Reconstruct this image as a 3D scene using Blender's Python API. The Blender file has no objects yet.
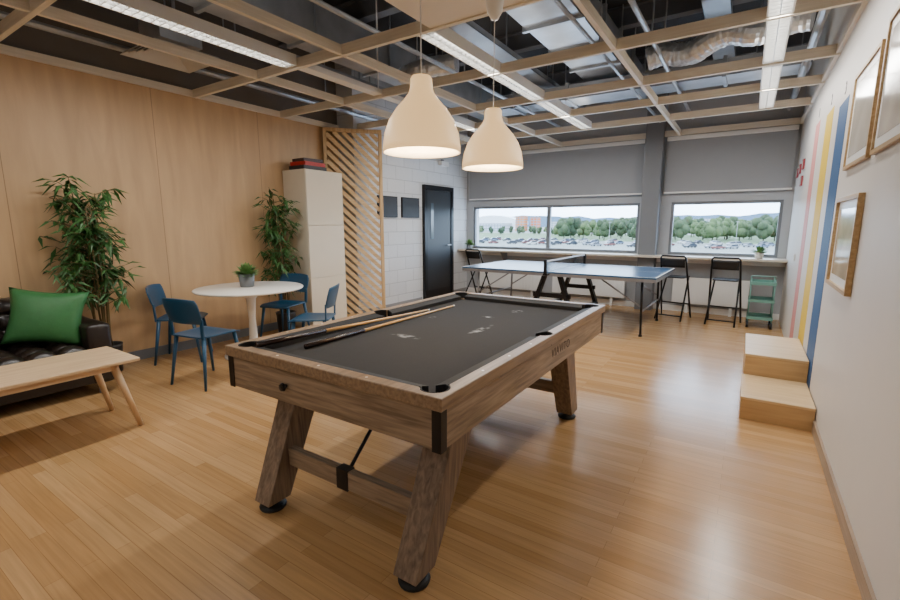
import bpy, math, random
from mathutils import Vector, Matrix, noise
random.seed(7)
COL=bpy.context.scene.collection
def srgb(h):
    h=h.lstrip('#');o=[]
    for i in (0,2,4):
        c=int(h[i:i+2],16)/255;o.append(c/12.92 if c<=.04045 else ((c+.055)/1.055)**2.4)
    return (*o,1)
# ---------------- materials
def newmat(name):
    m=bpy.data.materials.new(name);m.use_nodes=True
    nt=m.node_tree;b=nt.nodes['Principled BSDF'];return m,nt,b
def M(name,col,rough=.5,metal=0,var=.06,scale=8,emis=0,emcol=None,bump=0,stretch=(1,1,1)):
    m,nt,b=newmat(name);c=srgb(col)
    tc=nt.nodes.new('ShaderNodeTexCoord');mp=nt.nodes.new('ShaderNodeMapping');mp.inputs['Scale'].default_value=stretch
    n=nt.nodes.new('ShaderNodeTexNoise');n.inputs['Scale'].default_value=scale;n.inputs['Detail'].default_value=4
    nt.links.new(tc.outputs['Object'],mp.inputs[0]);nt.links.new(mp.outputs[0],n.inputs['Vector'])
    mx=nt.nodes.new('ShaderNodeMix');mx.data_type='RGBA'
    mx.inputs['A'].default_value=tuple(max(0,x*(1-var*2)) for x in c[:3])+(1,)
    mx.inputs['B'].default_value=tuple(min(1,x*(1+var)) for x in c[:3])+(1,)
    nt.links.new(n.outputs['Fac'],mx.inputs['Factor']);nt.links.new(mx.outputs['Result'],b.inputs['Base Color'])
    b.inputs['Roughness'].default_value=rough;b.inputs['Metallic'].default_value=metal
    if emis:
        b.inputs['Emission Color'].default_value=srgb(emcol or col);b.inputs['Emission Strength'].default_value=emis
    if bump:
        bp=nt.nodes.new('ShaderNodeBump');bp.inputs['Strength'].default_value=bump;bp.inputs['Distance'].default_value=.01
        nt.links.new(n.outputs['Fac'],bp.inputs['Height']);nt.links.new(bp.outputs[0],b.inputs['Normal'])
    return m
def wood(name,a,b_,axis=0,rough=.5,scale=3,contrast=1.0):
    m,nt,b=newmat(name)
    tc=nt.nodes.new('ShaderNodeTexCoord');mp=nt.nodes.new('ShaderNodeMapping')
    s=[14,14,14];s[axis]=.9;mp.inputs['Scale'].default_value=s
    n=nt.nodes.new('ShaderNodeTexNoise');n.inputs['Scale'].default_value=scale;n.inputs['Detail'].default_value=6;n.inputs['Distortion'].default_value=.6
    nt.links.new(tc.outputs['Object'],mp.inputs[0]);nt.links.new(mp.outputs[0],n.inputs['Vector'])
    r=nt.nodes.new('ShaderNodeValToRGB');r.color_ramp.elements[0].position=.5-.18/contrast;r.color_ramp.elements[1].position=.5+.18/contrast
    r.color_ramp.elements[0].color=srgb(a);r.color_ramp.elements[1].color=srgb(b_)
    nt.links.new(n.outputs['Fac'],r.inputs[0]);nt.links.new(r.outputs[0],b.inputs['Base Color'])
    b.inputs['Roughness'].default_value=rough
    return m
def brickmat(name,c1,c2,mort,bw,rh,ms,axes=(0,1),offset=.5,rough=.5,grain=.25,gaxis=0,gscale=2,bump=0,fine=30,bias=0,coat=0):
    m,nt,b=newmat(name);L=nt.links
    tc=nt.nodes.new('ShaderNodeTexCoord');sx=nt.nodes.new('ShaderNodeSeparateXYZ');cx=nt.nodes.new('ShaderNodeCombineXYZ')
    L.new(tc.outputs['Object'],sx.inputs[0]);L.new(sx.outputs[axes[0]],cx.inputs[0]);L.new(sx.outputs[axes[1]],cx.inputs[1])
    br=nt.nodes.new('ShaderNodeTexBrick');br.offset=offset;br.inputs['Scale'].default_value=1
    br.inputs['Brick Width'].default_value=bw;br.inputs['Row Height'].default_value=rh;br.inputs['Mortar Size'].default_value=ms;br.inputs['Bias'].default_value=bias
    br.inputs['Mortar Smooth'].default_value=.1
    br.inputs['Color1'].default_value=srgb(c1);br.inputs['Color2'].default_value=srgb(c2);br.inputs['Mortar'].default_value=srgb(mort)
    L.new(cx.outputs[0],br.inputs['Vector'])
    mp=nt.nodes.new('ShaderNodeMapping');s=[fine,fine,1];s[gaxis]=gscale;mp.inputs['Scale'].default_value=s
    L.new(cx.outputs[0],mp.inputs[0]);n=nt.nodes.new('ShaderNodeTexNoise');n.inputs['Scale'].default_value=1;n.inputs['Detail'].default_value=5;n.inputs['Distortion'].default_value=.5
    L.new(mp.outputs[0],n.inputs['Vector'])
    hs=nt.nodes.new('ShaderNodeMapRange');hs.inputs['To Min'].default_value=1-grain;hs.inputs['To Max'].default_value=1+grain*.8;hs.inputs['From Min'].default_value=.25;hs.inputs['From Max'].default_value=.75
    L.new(n.outputs['Fac'],hs.inputs['Value'])
    mu=nt.nodes.new('ShaderNodeVectorMath');mu.operation='SCALE';L.new(br.outputs['Color'],mu.inputs[0]);L.new(hs.outputs[0],mu.inputs['Scale'])
    L.new(mu.outputs[0],b.inputs['Base Color']);b.inputs['Roughness'].default_value=rough
    if coat:
        b.inputs['Coat Weight'].default_value=coat;b.inputs['Coat Roughness'].default_value=.18
    if bump:
        bp=nt.nodes.new('ShaderNodeBump');bp.inputs['Strength'].default_value=bump;bp.inputs['Distance'].default_value=.01;bp.invert=True
        L.new(br.outputs['Fac'],bp.inputs['Height']);L.new(bp.outputs[0],b.inputs['Normal'])
    return m
# ---------------- geometry
class G:
    def __init__(s): s.v=[];s.f=[]
    def add(s,v,f):
        o=len(s.v);s.v+= [tuple(x) for x in v];s.f+=[tuple(i+o for i in q) for q in f];return s
    def box(s,x0,x1,y0,y1,z0,z1):
        return s.add([(x0,y0,z0),(x1,y0,z0),(x1,y1,z0),(x0,y1,z0),(x0,y0,z1),(x1,y0,z1),(x1,y1,z1),(x0,y1,z1)],
            [(0,3,2,1),(4,5,6,7),(0,1,5,4),(1,2,6,5),(2,3,7,6),(3,0,4,7)])
    def beam(s,p,q,w,h,w2=None,h2=None,up=(0,0,1)):
        p=Vector(p);q=Vector(q);d=(q-p).normalized();up=Vector(up)
        if abs(d.dot(up))>.98: up=Vector((0,1,0))
        a=d.cross(up).normalized();b=a.cross(d).normalized();w2=w2 or w;h2=h2 or h;v=[]
        for P,ww,hh in((p,w,h),(q,w2,h2)):
            for i,j in((-1,-1),(1,-1),(1,1),(-1,1)): v.append(P+a*i*ww/2+b*j*hh/2)
        return s.add(v,[(0,1,2,3),(7,6,5,4),(0,4,5,1),(1,5,6,2),(2,6,7,3),(3,7,4,0)])
    def vbeam(s,p,q,wx,wy,wx2=None,wy2=None):
        wx2=wx2 or wx;wy2=wy2 or wy;v=[]
        for P,a,b in((p,wx,wy),(q,wx2,wy2)):
            for i,j in((-1,-1),(1,-1),(1,1),(-1,1)): v.append((P[0]+i*a/2,P[1]+j*b/2,P[2]))
        return s.add(v,[(0,3,2,1),(4,5,6,7),(0,1,5,4),(1,2,6,5),(2,3,7,6),(3,0,4,7)])
    def tube(s,pts,r,n=10,r2=None,cap=True):
        pts=[Vector(p) for p in pts];N=len(pts);ref=None;v=[];
        for i,P in enumerate(pts):
            t=(pts[min(i+1,N-1)]-pts[max(i-1,0)]).normalized()
            if ref is None:
                ref=Vector((0,0,1)) if abs(t.z)<.9 else Vector((1,0,0))
            a=(ref-t*ref.dot(t)).normalized();ref=a;b=t.cross(a)
            rr=r if r2 is None else r+(r2-r)*i/(N-1)
            for k in range(n):
                an=2*math.pi*k/n;v.append(P+a*rr*math.cos(an)+b*rr*math.sin(an))
        f=[]
        for i in range(N-1):
            for k in range(n):
                k2=(k+1)%n;f.append((i*n+k,i*n+k2,(i+1)*n+k2,(i+1)*n+k))
        if cap: f.append(tuple(range(n-1,-1,-1)));f.append(tuple((N-1)*n+k for k in range(n)))
        return s.add(v,f)
    def lathe(s,prof,n=32,c=(0,0,0),closed=False):
        v=[];f=[];m=len(prof)
        for r,z in prof:
            for k in range(n):
                a=2*math.pi*k/n;v.append((c[0]+r*math.cos(a),c[1]+r*math.sin(a),c[2]+z))
        R=m if closed else m-1
        for i in range(R):
            j=(i+1)%m
            for k in range(n):
                k2=(k+1)%n;f.append((i*n+k,i*n+k2,j*n+k2,j*n+k))
        if not closed:
            if prof[0][0]>1e-4:f.append(tuple(range(n-1,-1,-1)))
            if prof[-1][0]>1e-4:f.append(tuple((m-1)*n+k for k in range(n)))
        return s.add(v,f)
    def ball(s,c,r,sc=(1,1,1),n=12,jit=0,seed=0):
        v=[];f=[];m=n//2
        for i in range(m+1):
            th=math.pi*i/m
            for k in range(n):
                a=2*math.pi*k/n;d=Vector((math.sin(th)*math.cos(a),math.sin(th)*math.sin(a),math.cos(th)))
                rr=r*(1+jit*noise.noise(d*2.3+Vector((seed,seed*2,0))))
                v.append((c[0]+d.x*rr*sc[0],c[1]+d.y*rr*sc[1],c[2]+d.z*rr*sc[2]))
        for i in range(m):
            for k in range(n):
                k2=(k+1)%n;f.append((i*n+k,(i+1)*n+k,(i+1)*n+k2,i*n+k2))
        return s.add(v,f)
    def prism(s,poly,axis,a,b):
        n=len(poly);v=[]
        for t in(a,b):
            for p in poly:
                q=list(p);q.insert(axis,t);v.append(q)
        return s.add(v,[tuple(range(n-1,-1,-1)),tuple(range(n,2*n))]+[(i,(i+1)%n,(i+1)%n+n,i+n) for i in range(n)])
    def grid(s,fn,nu,nv):
        v=[fn(i/nu,j/nv) for j in range(nv+1) for i in range(nu+1)]
        f=[(j*(nu+1)+i,j*(nu+1)+i+1,(j+1)*(nu+1)+i+1,(j+1)*(nu+1)+i) for j in range(nv) for i in range(nu)]
        return s.add(v,f)
def part(name,g,mat,parent=None,bevel=0,smooth=False,solid=0,sub=0,label=None):
    me=bpy.data.meshes.new(name);me.from_pydata(g.v,[],g.f);me.update()
    import bmesh
    bm=bmesh.new();bm.from_mesh(me);bmesh.ops.remove_doubles(bm,verts=bm.verts,dist=1e-5);bmesh.ops.recalc_face_normals(bm,faces=bm.faces);bm.to_mesh(me);bm.free()
    o=bpy.data.objects.new(name,me);COL.objects.link(o)
    if mat: me.materials.append(mat)
    if parent: o.parent=parent
    if solid:
        md=o.modifiers.new('s','SOLIDIFY');md.thickness=solid;md.offset=0
    if bevel:
        md=o.modifiers.new('b','BEVEL');md.width=bevel;md.segments=2;md.limit_method='ANGLE'
    if sub:
        md=o.modifiers.new('u','SUBSURF');md.levels=sub;md.render_levels=sub
    if smooth:
        for p in me.polygons:p.use_smooth=True
    if label:o['label']=label
    return o
def tag(o,label,cat,group=None):
    o['label']=label;o['category']=cat
    if group:o['group']=group
    return o
def thing(name,label,cat,loc=(0,0,0),rz=0,group=None):
    o=bpy.data.objects.new(name,None);o.empty_display_size=.1;COL.objects.link(o);o.location=loc;o.rotation_euler=(0,0,math.radians(rz))
    return tag(o,label,cat,group)
def solo(name,label,cat,g,mat,group=None,loc=(0,0,0),rz=0,**k):
    o=part(name,g,mat,**k);o.location=loc;o.rotation_euler=(0,0,math.radians(rz));return tag(o,label,cat,group)
def struct(name,g,mat,**k):
    o=part(name,g,mat,**k);o['kind']='structure';return o
def dup(root,loc,rz=0,label=None):
    def cp(o,par):
        n=o.copy();COL.objects.link(n)
        if par:n.parent=par
        for c in list(o.children):cp(c,n)
        return n
    n=cp(root,None);n.location=loc;n.rotation_euler=(0,0,math.radians(rz))
    if label:n['label']=label
    return n
def boolcut(o,cutters):
    for g in cutters:
        c=part('cut',g,None);md=o.modifiers.new('x','BOOLEAN');md.operation='DIFFERENCE';md.object=c;md.solver='EXACT'
    bpy.context.view_layer.update();dg=bpy.context.evaluated_depsgraph_get();dg.update()
    me=bpy.data.meshes.new_from_object(o.evaluated_get(dg))
    cs=[m.object for m in o.modifiers if m.type=='BOOLEAN'];mats=list(o.data.materials);o.modifiers.clear();o.data=me
    me.materials.clear()
    for m_ in mats: me.materials.append(m_)
    for p in me.polygons:p.material_index=0
    for c in cs:bpy.data.objects.remove(c)
def textmesh(name,body,size,mat,loc,rot,parent=None,ext=.001,align='CENTER',space=1.0):
    cu=bpy.data.curves.new(name,'FONT');cu.body=body;cu.size=size;cu.extrude=ext;cu.align_x=align;cu.align_y='CENTER';cu.space_character=space
    t=bpy.data.objects.new(name,cu);COL.objects.link(t)
    dg=bpy.context.evaluated_depsgraph_get();dg.update()
    me=bpy.data.meshes.new_from_object(t.evaluated_get(dg));bpy.data.objects.remove(t)
    o=bpy.data.objects.new(name,me);COL.objects.link(o);me.materials.clear();me.materials.append(mat);o.location=loc;o.rotation_euler=rot
    if parent:o.parent=parent
    return o
# ---------------- constants
XR=.506;XL=-5.28;XB=-4.95;YF=8.235;YB=-2.6;ZC=3.9
# ---------------- materials list
floorM=brickmat('floor_laminate','#C0996A','#AD8455','#946F47',1.1,.062,.0011,(0,1),.37,rough=.25,grain=.16,gaxis=0,gscale=2.2,fine=60,coat=.2)
plyM=brickmat('birch_plywood','#C2A078','#BC9A72','#8E7150',1.22,2.9,.003,(1,2),0,rough=.45,grain=.14,gaxis=1,gscale=1.2,fine=9)
blockM=brickmat('painted_block','#D0D2D4','#C8CACD','#B0B2B5',.44,.215,.006,(1,2),.5,rough=.6,grain=.03,bump=.5,gscale=20)
wallM=M('white_wall_paint','#D1CBC4',.5,var=.03,scale=3)
farM=M('far_wall_grey','#A6A9AD',.6,var=.02)
darkceil=M('dark_ceiling','#3C3D40',.8,var=.2,scale=2)
creamM=wood('cream_beam','#D6CDBB','#E6DDCC',0,.5)
creamY=wood('cream_beam_long','#D6CDBB','#E6DDCC',1,.5)
whiteP=M('white_plastic','#E6E6E4',.35,var=.01)
whiteT=M('white_tabletop','#EEEAE2',.25,var=.01)
greyM=M('grey_metal','#9A9BA0',.35,.7,var=.1)
galv=M('galvanised_duct','#AEB3B9',.38,.6,var=.2,scale=5)
foil=M('foil_duct','#E6EAEE',.3,.7,var=.25,scale=18,bump=1)
blackM=M('black_metal','#15161A',.35,.3,var=.1)
blackR=M('black_rubber','#0B0B0C',.6,var=.1)
pitM=M('pocket_lining','#030303',.95,var=.1)
oakP=wood('rustic_oak','#6F5C49','#A69078',1,.45,4,.9)
oakX=wood('rustic_oak_across','#6F5C49','#A69078',0,.45,4,.9)
oakZ=wood('rustic_oak_leg','#5F4E3F','#917B66',2,.5,4,.9)
railY=wood('rail_oak','#77614B','#9C8368',1,.36,4,.9)
birchM=wood('birch_ply_step','#C9AA7E','#DABE93',0,.4,2)
birchD=wood('birch_edge','#AF8E62','#C4A374',0,.45,2)
ashX=wood('ash_veneer','#C6A57F','#DBC09C',1,.4,2)
ashZ=wood('ash_leg','#BF9C73','#D5B893',2,.4,2)
blueP=M('teal_blue_plastic','#174868',.38,var=.04)
leather=M('black_leather','#241B17',.33,var=.25,scale=20,bump=.2)
greenC=M('green_satin','#35713E',.5,var=.12,scale=20,bump=.15)
leafM=M('bamboo_leaf','#3C6A30',.45,var=.5,scale=7)
leaf2=M('light_leaf','#6F9A55',.5,var=.3,scale=9)
stalkM=M('bamboo_stalk','#6B5A33',.5,var=.3)
potM=M('grey_pot','#6F7378',.5,var=.05)
potD=M('dark_pot','#2B2C2E',.5,var=.05)
potW=M('white_pot','#D8D4CC',.4,var=.03)
mintM=M('grey_teal_metal','#6B9C92',.4,.1,var=.03)
pingM=M('blue_table_surface','#31587F',.28,var=.03)
whiteLine=M('white_line','#E8EBEE',.5,var=.01)
def clothmat():
    m=M('black_billiard_cloth','#222225',.95,var=.15,scale=120);nt=m.node_tree;b=nt.nodes['Principled BSDF'];L=nt.links
    src=b.inputs['Base Color'].links[0].from_socket;tc=nt.nodes.new('ShaderNodeTexCoord');acc=None
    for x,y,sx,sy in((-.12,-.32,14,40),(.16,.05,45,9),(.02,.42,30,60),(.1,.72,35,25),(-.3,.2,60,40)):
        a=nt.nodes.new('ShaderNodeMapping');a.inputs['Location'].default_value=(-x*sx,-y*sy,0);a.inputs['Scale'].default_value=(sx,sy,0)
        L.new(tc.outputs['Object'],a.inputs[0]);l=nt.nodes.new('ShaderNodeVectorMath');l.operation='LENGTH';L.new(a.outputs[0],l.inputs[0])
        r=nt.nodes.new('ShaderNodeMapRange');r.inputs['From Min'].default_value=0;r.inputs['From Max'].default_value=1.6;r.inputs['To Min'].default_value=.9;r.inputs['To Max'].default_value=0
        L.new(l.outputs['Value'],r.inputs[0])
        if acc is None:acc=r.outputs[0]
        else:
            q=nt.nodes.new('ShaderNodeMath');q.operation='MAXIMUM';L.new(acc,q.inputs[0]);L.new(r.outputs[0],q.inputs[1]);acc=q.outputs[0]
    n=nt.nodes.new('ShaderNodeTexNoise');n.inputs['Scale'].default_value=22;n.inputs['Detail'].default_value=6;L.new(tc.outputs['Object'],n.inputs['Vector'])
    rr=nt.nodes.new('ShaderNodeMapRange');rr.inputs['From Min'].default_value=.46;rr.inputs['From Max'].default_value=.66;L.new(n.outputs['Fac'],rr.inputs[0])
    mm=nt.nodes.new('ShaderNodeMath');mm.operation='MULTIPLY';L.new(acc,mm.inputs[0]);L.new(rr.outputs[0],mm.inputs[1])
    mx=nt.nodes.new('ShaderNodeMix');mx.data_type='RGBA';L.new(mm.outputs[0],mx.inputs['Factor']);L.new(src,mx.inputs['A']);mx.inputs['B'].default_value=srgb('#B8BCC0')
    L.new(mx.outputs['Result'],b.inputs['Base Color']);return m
clothM=clothmat()
cushM=M('black_cushion','#121214',.8,var=.1,scale=80)
# ================= ROOM SHELL
struct('floor',G().box(XL-.2,XR+.2,YB-.2,YF+.2,-.1,0),floorM)
struct('ceiling',G().box(XL-.2,XR+.2,YB-.2,YF+.2,ZC,ZC+.1),darkceil)
struct('wall_left',G().box(XL-.1,XL,YB,5.0,0,2.84),plyM)
upper=M('upper_wall_brown_grey','#6A645E',.7,var=.05)  # dark brown-grey of the wall above the trim
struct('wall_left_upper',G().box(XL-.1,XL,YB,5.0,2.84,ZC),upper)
struct('wall_block',G().box(XL-.1,XB,5.0,YF,0,ZC),blockM)
struct('wall_right',G().box(XR,XR+.1,YB,YF,0,ZC),wallM)
struct('wall_back',G().box(XL,XR,YB-.1,YB,0,ZC),wallM)
WB,WT=.93,1.77
w1=(-4.80,-1.56);w2=(-1.08,.40)
fw=G().box(XB,XR,YF,YF+.25,0,WB).box(XB,XR,YF,YF+.25,WT,ZC).box(XB,w1[0],YF,YF+.25,WB,WT).box(w1[1],w2[0],YF,YF+.25,WB,WT).box(w2[1],XR+.1,YF,YF+.25,WB,WT)
struct('wall_far',fw,farM)
colM=M('grey_column','#74777C',.5,var=.03)
struct('trim_1',G().box(-1.50,-1.24,YF-.22,YF,0,ZC),colM)
gm=bpy.data.materials.new('window_glass');gm.use_nodes=True;nt=gm.node_tree;nt.nodes.clear()
o_=nt.nodes.new('ShaderNodeOutputMaterial');t_=nt.nodes.new('ShaderNodeBsdfTransparent');g_=nt.nodes.new('ShaderNodeBsdfGlossy');x_=nt.nodes.new('ShaderNodeMixShader')
g_.inputs['Roughness'].default_value=.02;t_.inputs['Color'].default_value=(.95,.97,.98,1);x_.inputs[0].default_value=.04
nt.links.new(t_.outputs[0],x_.inputs[1]);nt.links.new(g_.outputs[0],x_.inputs[2]);nt.links.new(x_.outputs[0],o_.inputs[0])
winM=M('grey_window_frame','#74797F',.4,.2,var=.03)
k=0
for (a,b),muls in((w1,[-3.17]),(w2,[])):
    k+=1;g=G();fy0,fy1=YF+.02,YF+.08;t=.042
    g.box(a,b,fy0,fy1,WB,WB+t).box(a,b,fy0,fy1,WT-t,WT).box(a,a+t,fy0,fy1,WB+t,WT-t).box(b-t,b,fy0,fy1,WB+t,WT-t)
    for m in muls:g.box(m-.035,m+.035,fy0,fy1,WB+t,WT-t)
    w=struct('window_%d'%k,g,winM)
    gl=part('glass_pane',G().box(a+t,b-t,fy0+.025,fy0+.03,WB+t,WT-t),gm,parent=w)
tanB=wood('tan_baseboard','#8E7A66','#A6917B',1,.5)
struct('baseboard_right',G().box(XR-.014,XR,YB,3.8,0,.085),tanB)
struct('baseboard_far',G().box(XB,-1.5,YF-.014,YF,0,.09).box(-1.24,XR,YF-.014,YF,0,.09),whiteP)
struct('baseboard_left',G().box(XL,XL+.014,YB,5,0,.1),M('grey_skirting','#6E7074',.5))
struct('baseboard_block',G().box(XB,XB+.014,5,6.62,0,.09).box(XB,XB+.014,7.64,YF,0,.09),M('grey_skirting_b','#8C8C8E',.5))
struct('trim_2',G().box(XL,XL+.03,YB,5.0,2.80,2.87),creamY)
# ceiling grid
n=3
YS=[-.6,1.22,2.88,4.0,5.1,6.0,6.95,8.15]
for y in YS:
    struct('trim_%d'%n,G().box(XL+.03 if y<5 else XB,XR,y-.018,y+.018,2.79,2.875),creamM);n+=1
for x in(-4.1,-2.95,-1.03):
    g=G();L_=[YB]+YS+[YF]
    for a,b in zip(L_[:-1],L_[1:]):g.box(x-.018,x+.018,a+.0185,b-.0185,2.795,2.87)
    struct('trim_%d'%n,g,creamY);n+=1
panelM=M('cream_ceiling_panel','#E0D8CC',.5,var=.02)
struct('trim_%d'%n,G().box(-2.04,-1.05,1.24,2.86,2.80,2.82),panelM);n+=1
struct('trim_%d'%n,G().box(XR-.03,XR,YB,YF,2.80,2.86),creamY);n+=1
# light fixtures
lampM=M('fluorescent_tube','#FFFAF2',.4,emis=11,emcol='#FFF8EC')
alu=M('aluminium_louvre','#E2E4E6',.3,.4,var=.02)
def fixture(x,y0,y1,z=2.80,power=36):
    L=y1-y0
    t=thing('ceiling_light','long white linear fluorescent light with aluminium louvre in ceiling grid','ceiling light',(x,y0,z),group='linear ceiling lights')
    part('housing',G().box(-.075,-.065,0,L,0,.08).box(.065,.075,0,L,0,.08).box(-.075,.075,0,L,.08,.09).box(-.065,.065,0,.01,0,.08).box(-.065,.065,L-.01,L,0,.08),whiteP,t)
    part('lamp_tube',G().tube([(0,.05,.05),(0,L-.05,.05)],.013,8),lampM,t)
    g=G().box(-.003,.003,.01,L-.01,.002,.032);y=.04
    while y<L-.03: g.box(-.064,.064,y,y+.006,.002,.032);y+=.06
    part('louvre',g,alu,t)
    for nm,z_,e,rx in(('tube_light',-.004,power,0),('void_fill_light',.095,power*.10,180)):  # second lamp is added upward fill that brightens the ceiling void
        ld=bpy.data.lights.new(nm,'AREA');ld.shape='RECTANGLE';ld.size=.11;ld.size_y=L-.1;ld.energy=e;ld.color=(1,.97,.92)
        lo=bpy.data.objects.new(nm,ld);COL.objects.link(lo);lo.parent=t;lo.location=(0,L/2,z_);lo.rotation_euler=(math.radians(rx),0,0)
for x,ys in((-3.55,[(-2.4,-.65,12),(-.55,1.18,18),(1.26,2.84,32),(5.13,6.9,32)]),(-2.12,[(-2.4,-.65,10),(2.91,5.07,42),(5.15,6.9,34)]),(.05,[(-2.4,-.65,9),(2.92,5.05,28),(5.15,6.9,30)])):  # fixtures behind the camera are unseen, added as fill light
    for a,b,p in ys: fixture(x,a,b,power=p)
for x,a,b in((-3.55,2.9,5.08),(.05,1.24,2.86),(.05,-.58,1.20)):
    solo('cable_trunking','white metal trunking rail between ceiling lights','trunking',G().box(x-.06,x+.06,a,b,2.82,2.87).box(x-.006,x+.006,(a+b)/2-.006,(a+b)/2+.006,2.87,ZC),whiteP,group='ceiling trunking rails')
# void services
def hang(g,x,y,z): return g.box(x-.006,x+.006,y-.006,y+.006,z,ZC)
def duct(label,g,m,name='air_duct',**k): return solo(name,label,'air duct',g,m,**k)
g=G().box(-2.0,-1.45,3.6,8.1,3.3,3.62)
for y in(3.7,4.4,5.1,5.8,6.5,7.2,7.9):
    g.box(-2.03,-1.42,y,y+.04,3.27,3.65);hang(g,-2.02,y+.02,3.3);hang(g,-1.43,y+.02,3.3)
duct('large rectangular galvanised duct above open ceiling grid',g,galv)
g=G().box(-4.15,-3.75,-2,7.6,3.25,3.55)
for y in(0,1.1,2.35,3.3,4.4,5.5,6.6):
    g.box(-4.18,-3.72,y,y+.04,3.22,3.58);hang(g,-4.17,y+.02,3.3);hang(g,-3.73,y+.02,3.3)
duct('rectangular grey metal duct above open ceiling grid',g,galv)
g=G().box(-3.4,.4,6.2,6.6,3.06,3.24)
for x in(-3,-2.2,-1.2,-.4):g.box(x,x+.04,6.17,6.63,3.04,3.265)
hang(g,-3.2,6.25,3.2);hang(g,-.1,6.55,3.2)
duct('flat galvanised cross duct running towards white wall',g,galv)
def flex(pts,r,lab):
    P=[Vector(p) for p in pts];out=[];
    for a,b in zip(P[:-1],P[1:]):
        for k in range(6):out.append(a.lerp(b,k/6))
    g=G();n=16
    g.tube(out,r,n)
    for i in range(len(out)):
        s=1+.06*(i%2)
        for k in range(n):
            q=Vector(g.v[i*n+k]);g.v[i*n+k]=tuple(out[i]+(q-out[i])*s)
    for p in(P[1],P[-2]):hang(g,p.x,p.y,p.z+r)
    duct(lab,g,foil,name='flexible_duct')
flex([(-1.10+.16*i, 5.65+.08*math.sin(i*.9)-.04*i, 3.2+.04*math.sin(i*1.7)) for i in range(10)],.11,'crinkled foil flexible duct hanging above ceiling grid')
flex([(-.7+.15*i, 4.2+.08*i, 3.26+.03*math.sin(i*1.3)) for i in range(8)],.085,'short foil flexible duct above ceiling grid')
flex([(-3.6+.27*i,4.5-.1*math.sin(i),3.15) for i in range(4)],.10,'silver round duct above ceiling grid')
steelM=M('painted_steel_joist','#74777D',.5,.3,var=.1)
for y in(.4,2.2,4.1,5.9,7.7):
    g=G().box(XL,XR,y-.06,y+.06,3.88,3.9).box(XL,XR,y-.06,y+.06,3.68,3.70).box(XL,XR,y-.008,y+.008,3.70,3.88)
    solo('steel_joist','grey steel joist running across the ceiling void','steel beam',g,steelM,group='ceiling void joists')
for x,z in((-4.7,3.3),(-.45,3.5),(-2.6,3.35)):
    g=G().box(x-.12,x+.12,-2,8,z,z+.01).box(x-.12,x-.115,-2,8,z,z+.06).box(x+.115,x+.12,-2,8,z,z+.06)
    for y in(1,3,5,7):hang(g,x-.1,y,z);hang(g,x+.1,y,z)
    solo('cable_tray','galvanised cable tray in ceiling void','cable tray',g,galv,group='ceiling cable trays')
for x,z,r in((-.85,3.0,.022),(-1.3,3.0,.018),(-4.95,3.0,.03),(.33,2.98,.035),(-2.75,3.0,.02)):
    g=G().tube([(x,-2,z),(x,8,z)],r,8)
    for y in(.5,2.5,4.5,6.9):hang(g,x,y,z)
    solo('service_pipe','thin metal service pipe running through ceiling void','pipe',g,galv,group='ceiling service pipes')
t=thing('air_diffuser','square louvred metal air diffuser hanging above the ceiling grid','air vent',(-4.5,2.3,2.90))
diffM=M('grey_diffuser','#C2BDB4',.5,var=.03)
g=G()
for i in range(6):
    a=.3-.045*i;z=.012*i
    for s1 in(0,1,2,3):
        c,s=math.cos(s1*math.pi/2),math.sin(s1*math.pi/2)
        P=[(a,-a,z),(a,a,z),(a-.03,a-.03,z+.03),(a-.03,-a+.03,z+.03)]
        g.add([(p[0]*c-p[1]*s,p[0]*s+p[1]*c,p[2]) for p in P],[(0,1,2,3)])
part('louvre',g,diffM,t,solid=.003);part('duct_box',G().box(-.18,.18,-.18,.18,.09,.29).box(.08,.10,-.01,.01,.29,1.0),galv,t)
# ================= POOL TABLE (local origin at centre)
PW,PL=1.288,2.18;hx,hy=PW/2,PL/2
pc=(-.827-hx,1.2+hy)
T=thing('pool_table','rustic oak pool table with black cloth and trestle legs','pool table',(pc[0],pc[1],0),.3)
zt=.825
RW=.058;CW=.062
pk=[(sx*(hx-.084),sy*(hy-.084)) for sx in(-1,1) for sy in(-1,1)]+[(sx*(hx-.066),0) for sx in(-1,1)]
def ring(ox,oy,ix,iy,z0,z1,drop=0):
    v=[];
    for z in(z0,z1):
        for q,(a,b) in enumerate(((ox,oy),(ix,iy))):
            zz=z-(drop if (q==1 and z==z1) else 0)
            v+=[(-a,-b,zz),(a,-b,zz),(a,b,zz),(-a,b,zz)]
    f=[]
    for i in range(4):
        j=(i+1)%4
        f+=[(i,j,4+j,4+i),(8+i,12+i,12+j,8+j),(i,8+i,8+j,j),(4+i,4+j,12+j,12+i)]
    return G().add(v,f)
def cyls(r): return [G().lathe([(r,.5),(r,1)],28,(x,y,0)) for x,y in pk]
rail=part('top_rail',ring(hx,hy,hx-RW,hy-RW,zt-.05,zt),railY)
boolcut(rail,cyls(.056));rail.parent=T;md=rail.modifiers.new('b','BEVEL');md.width=.003;md.limit_method='ANGLE'
cu=part('cushion',ring(hx-RW-.0001,hy-RW-.0001,hx-RW-CW,hy-RW-CW,zt-.045,zt-.002,.016),cushM)
boolcut(cu,cyls(.066));cu.parent=T
bed=part('cloth_bed',G().box(-hx+RW+.0005,hx-RW-.0005,-hy+RW+.0005,hy-RW-.0005,zt-.085,zt-.046),clothM)
boolcut(bed,cyls(.054));bed.parent=T
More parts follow.
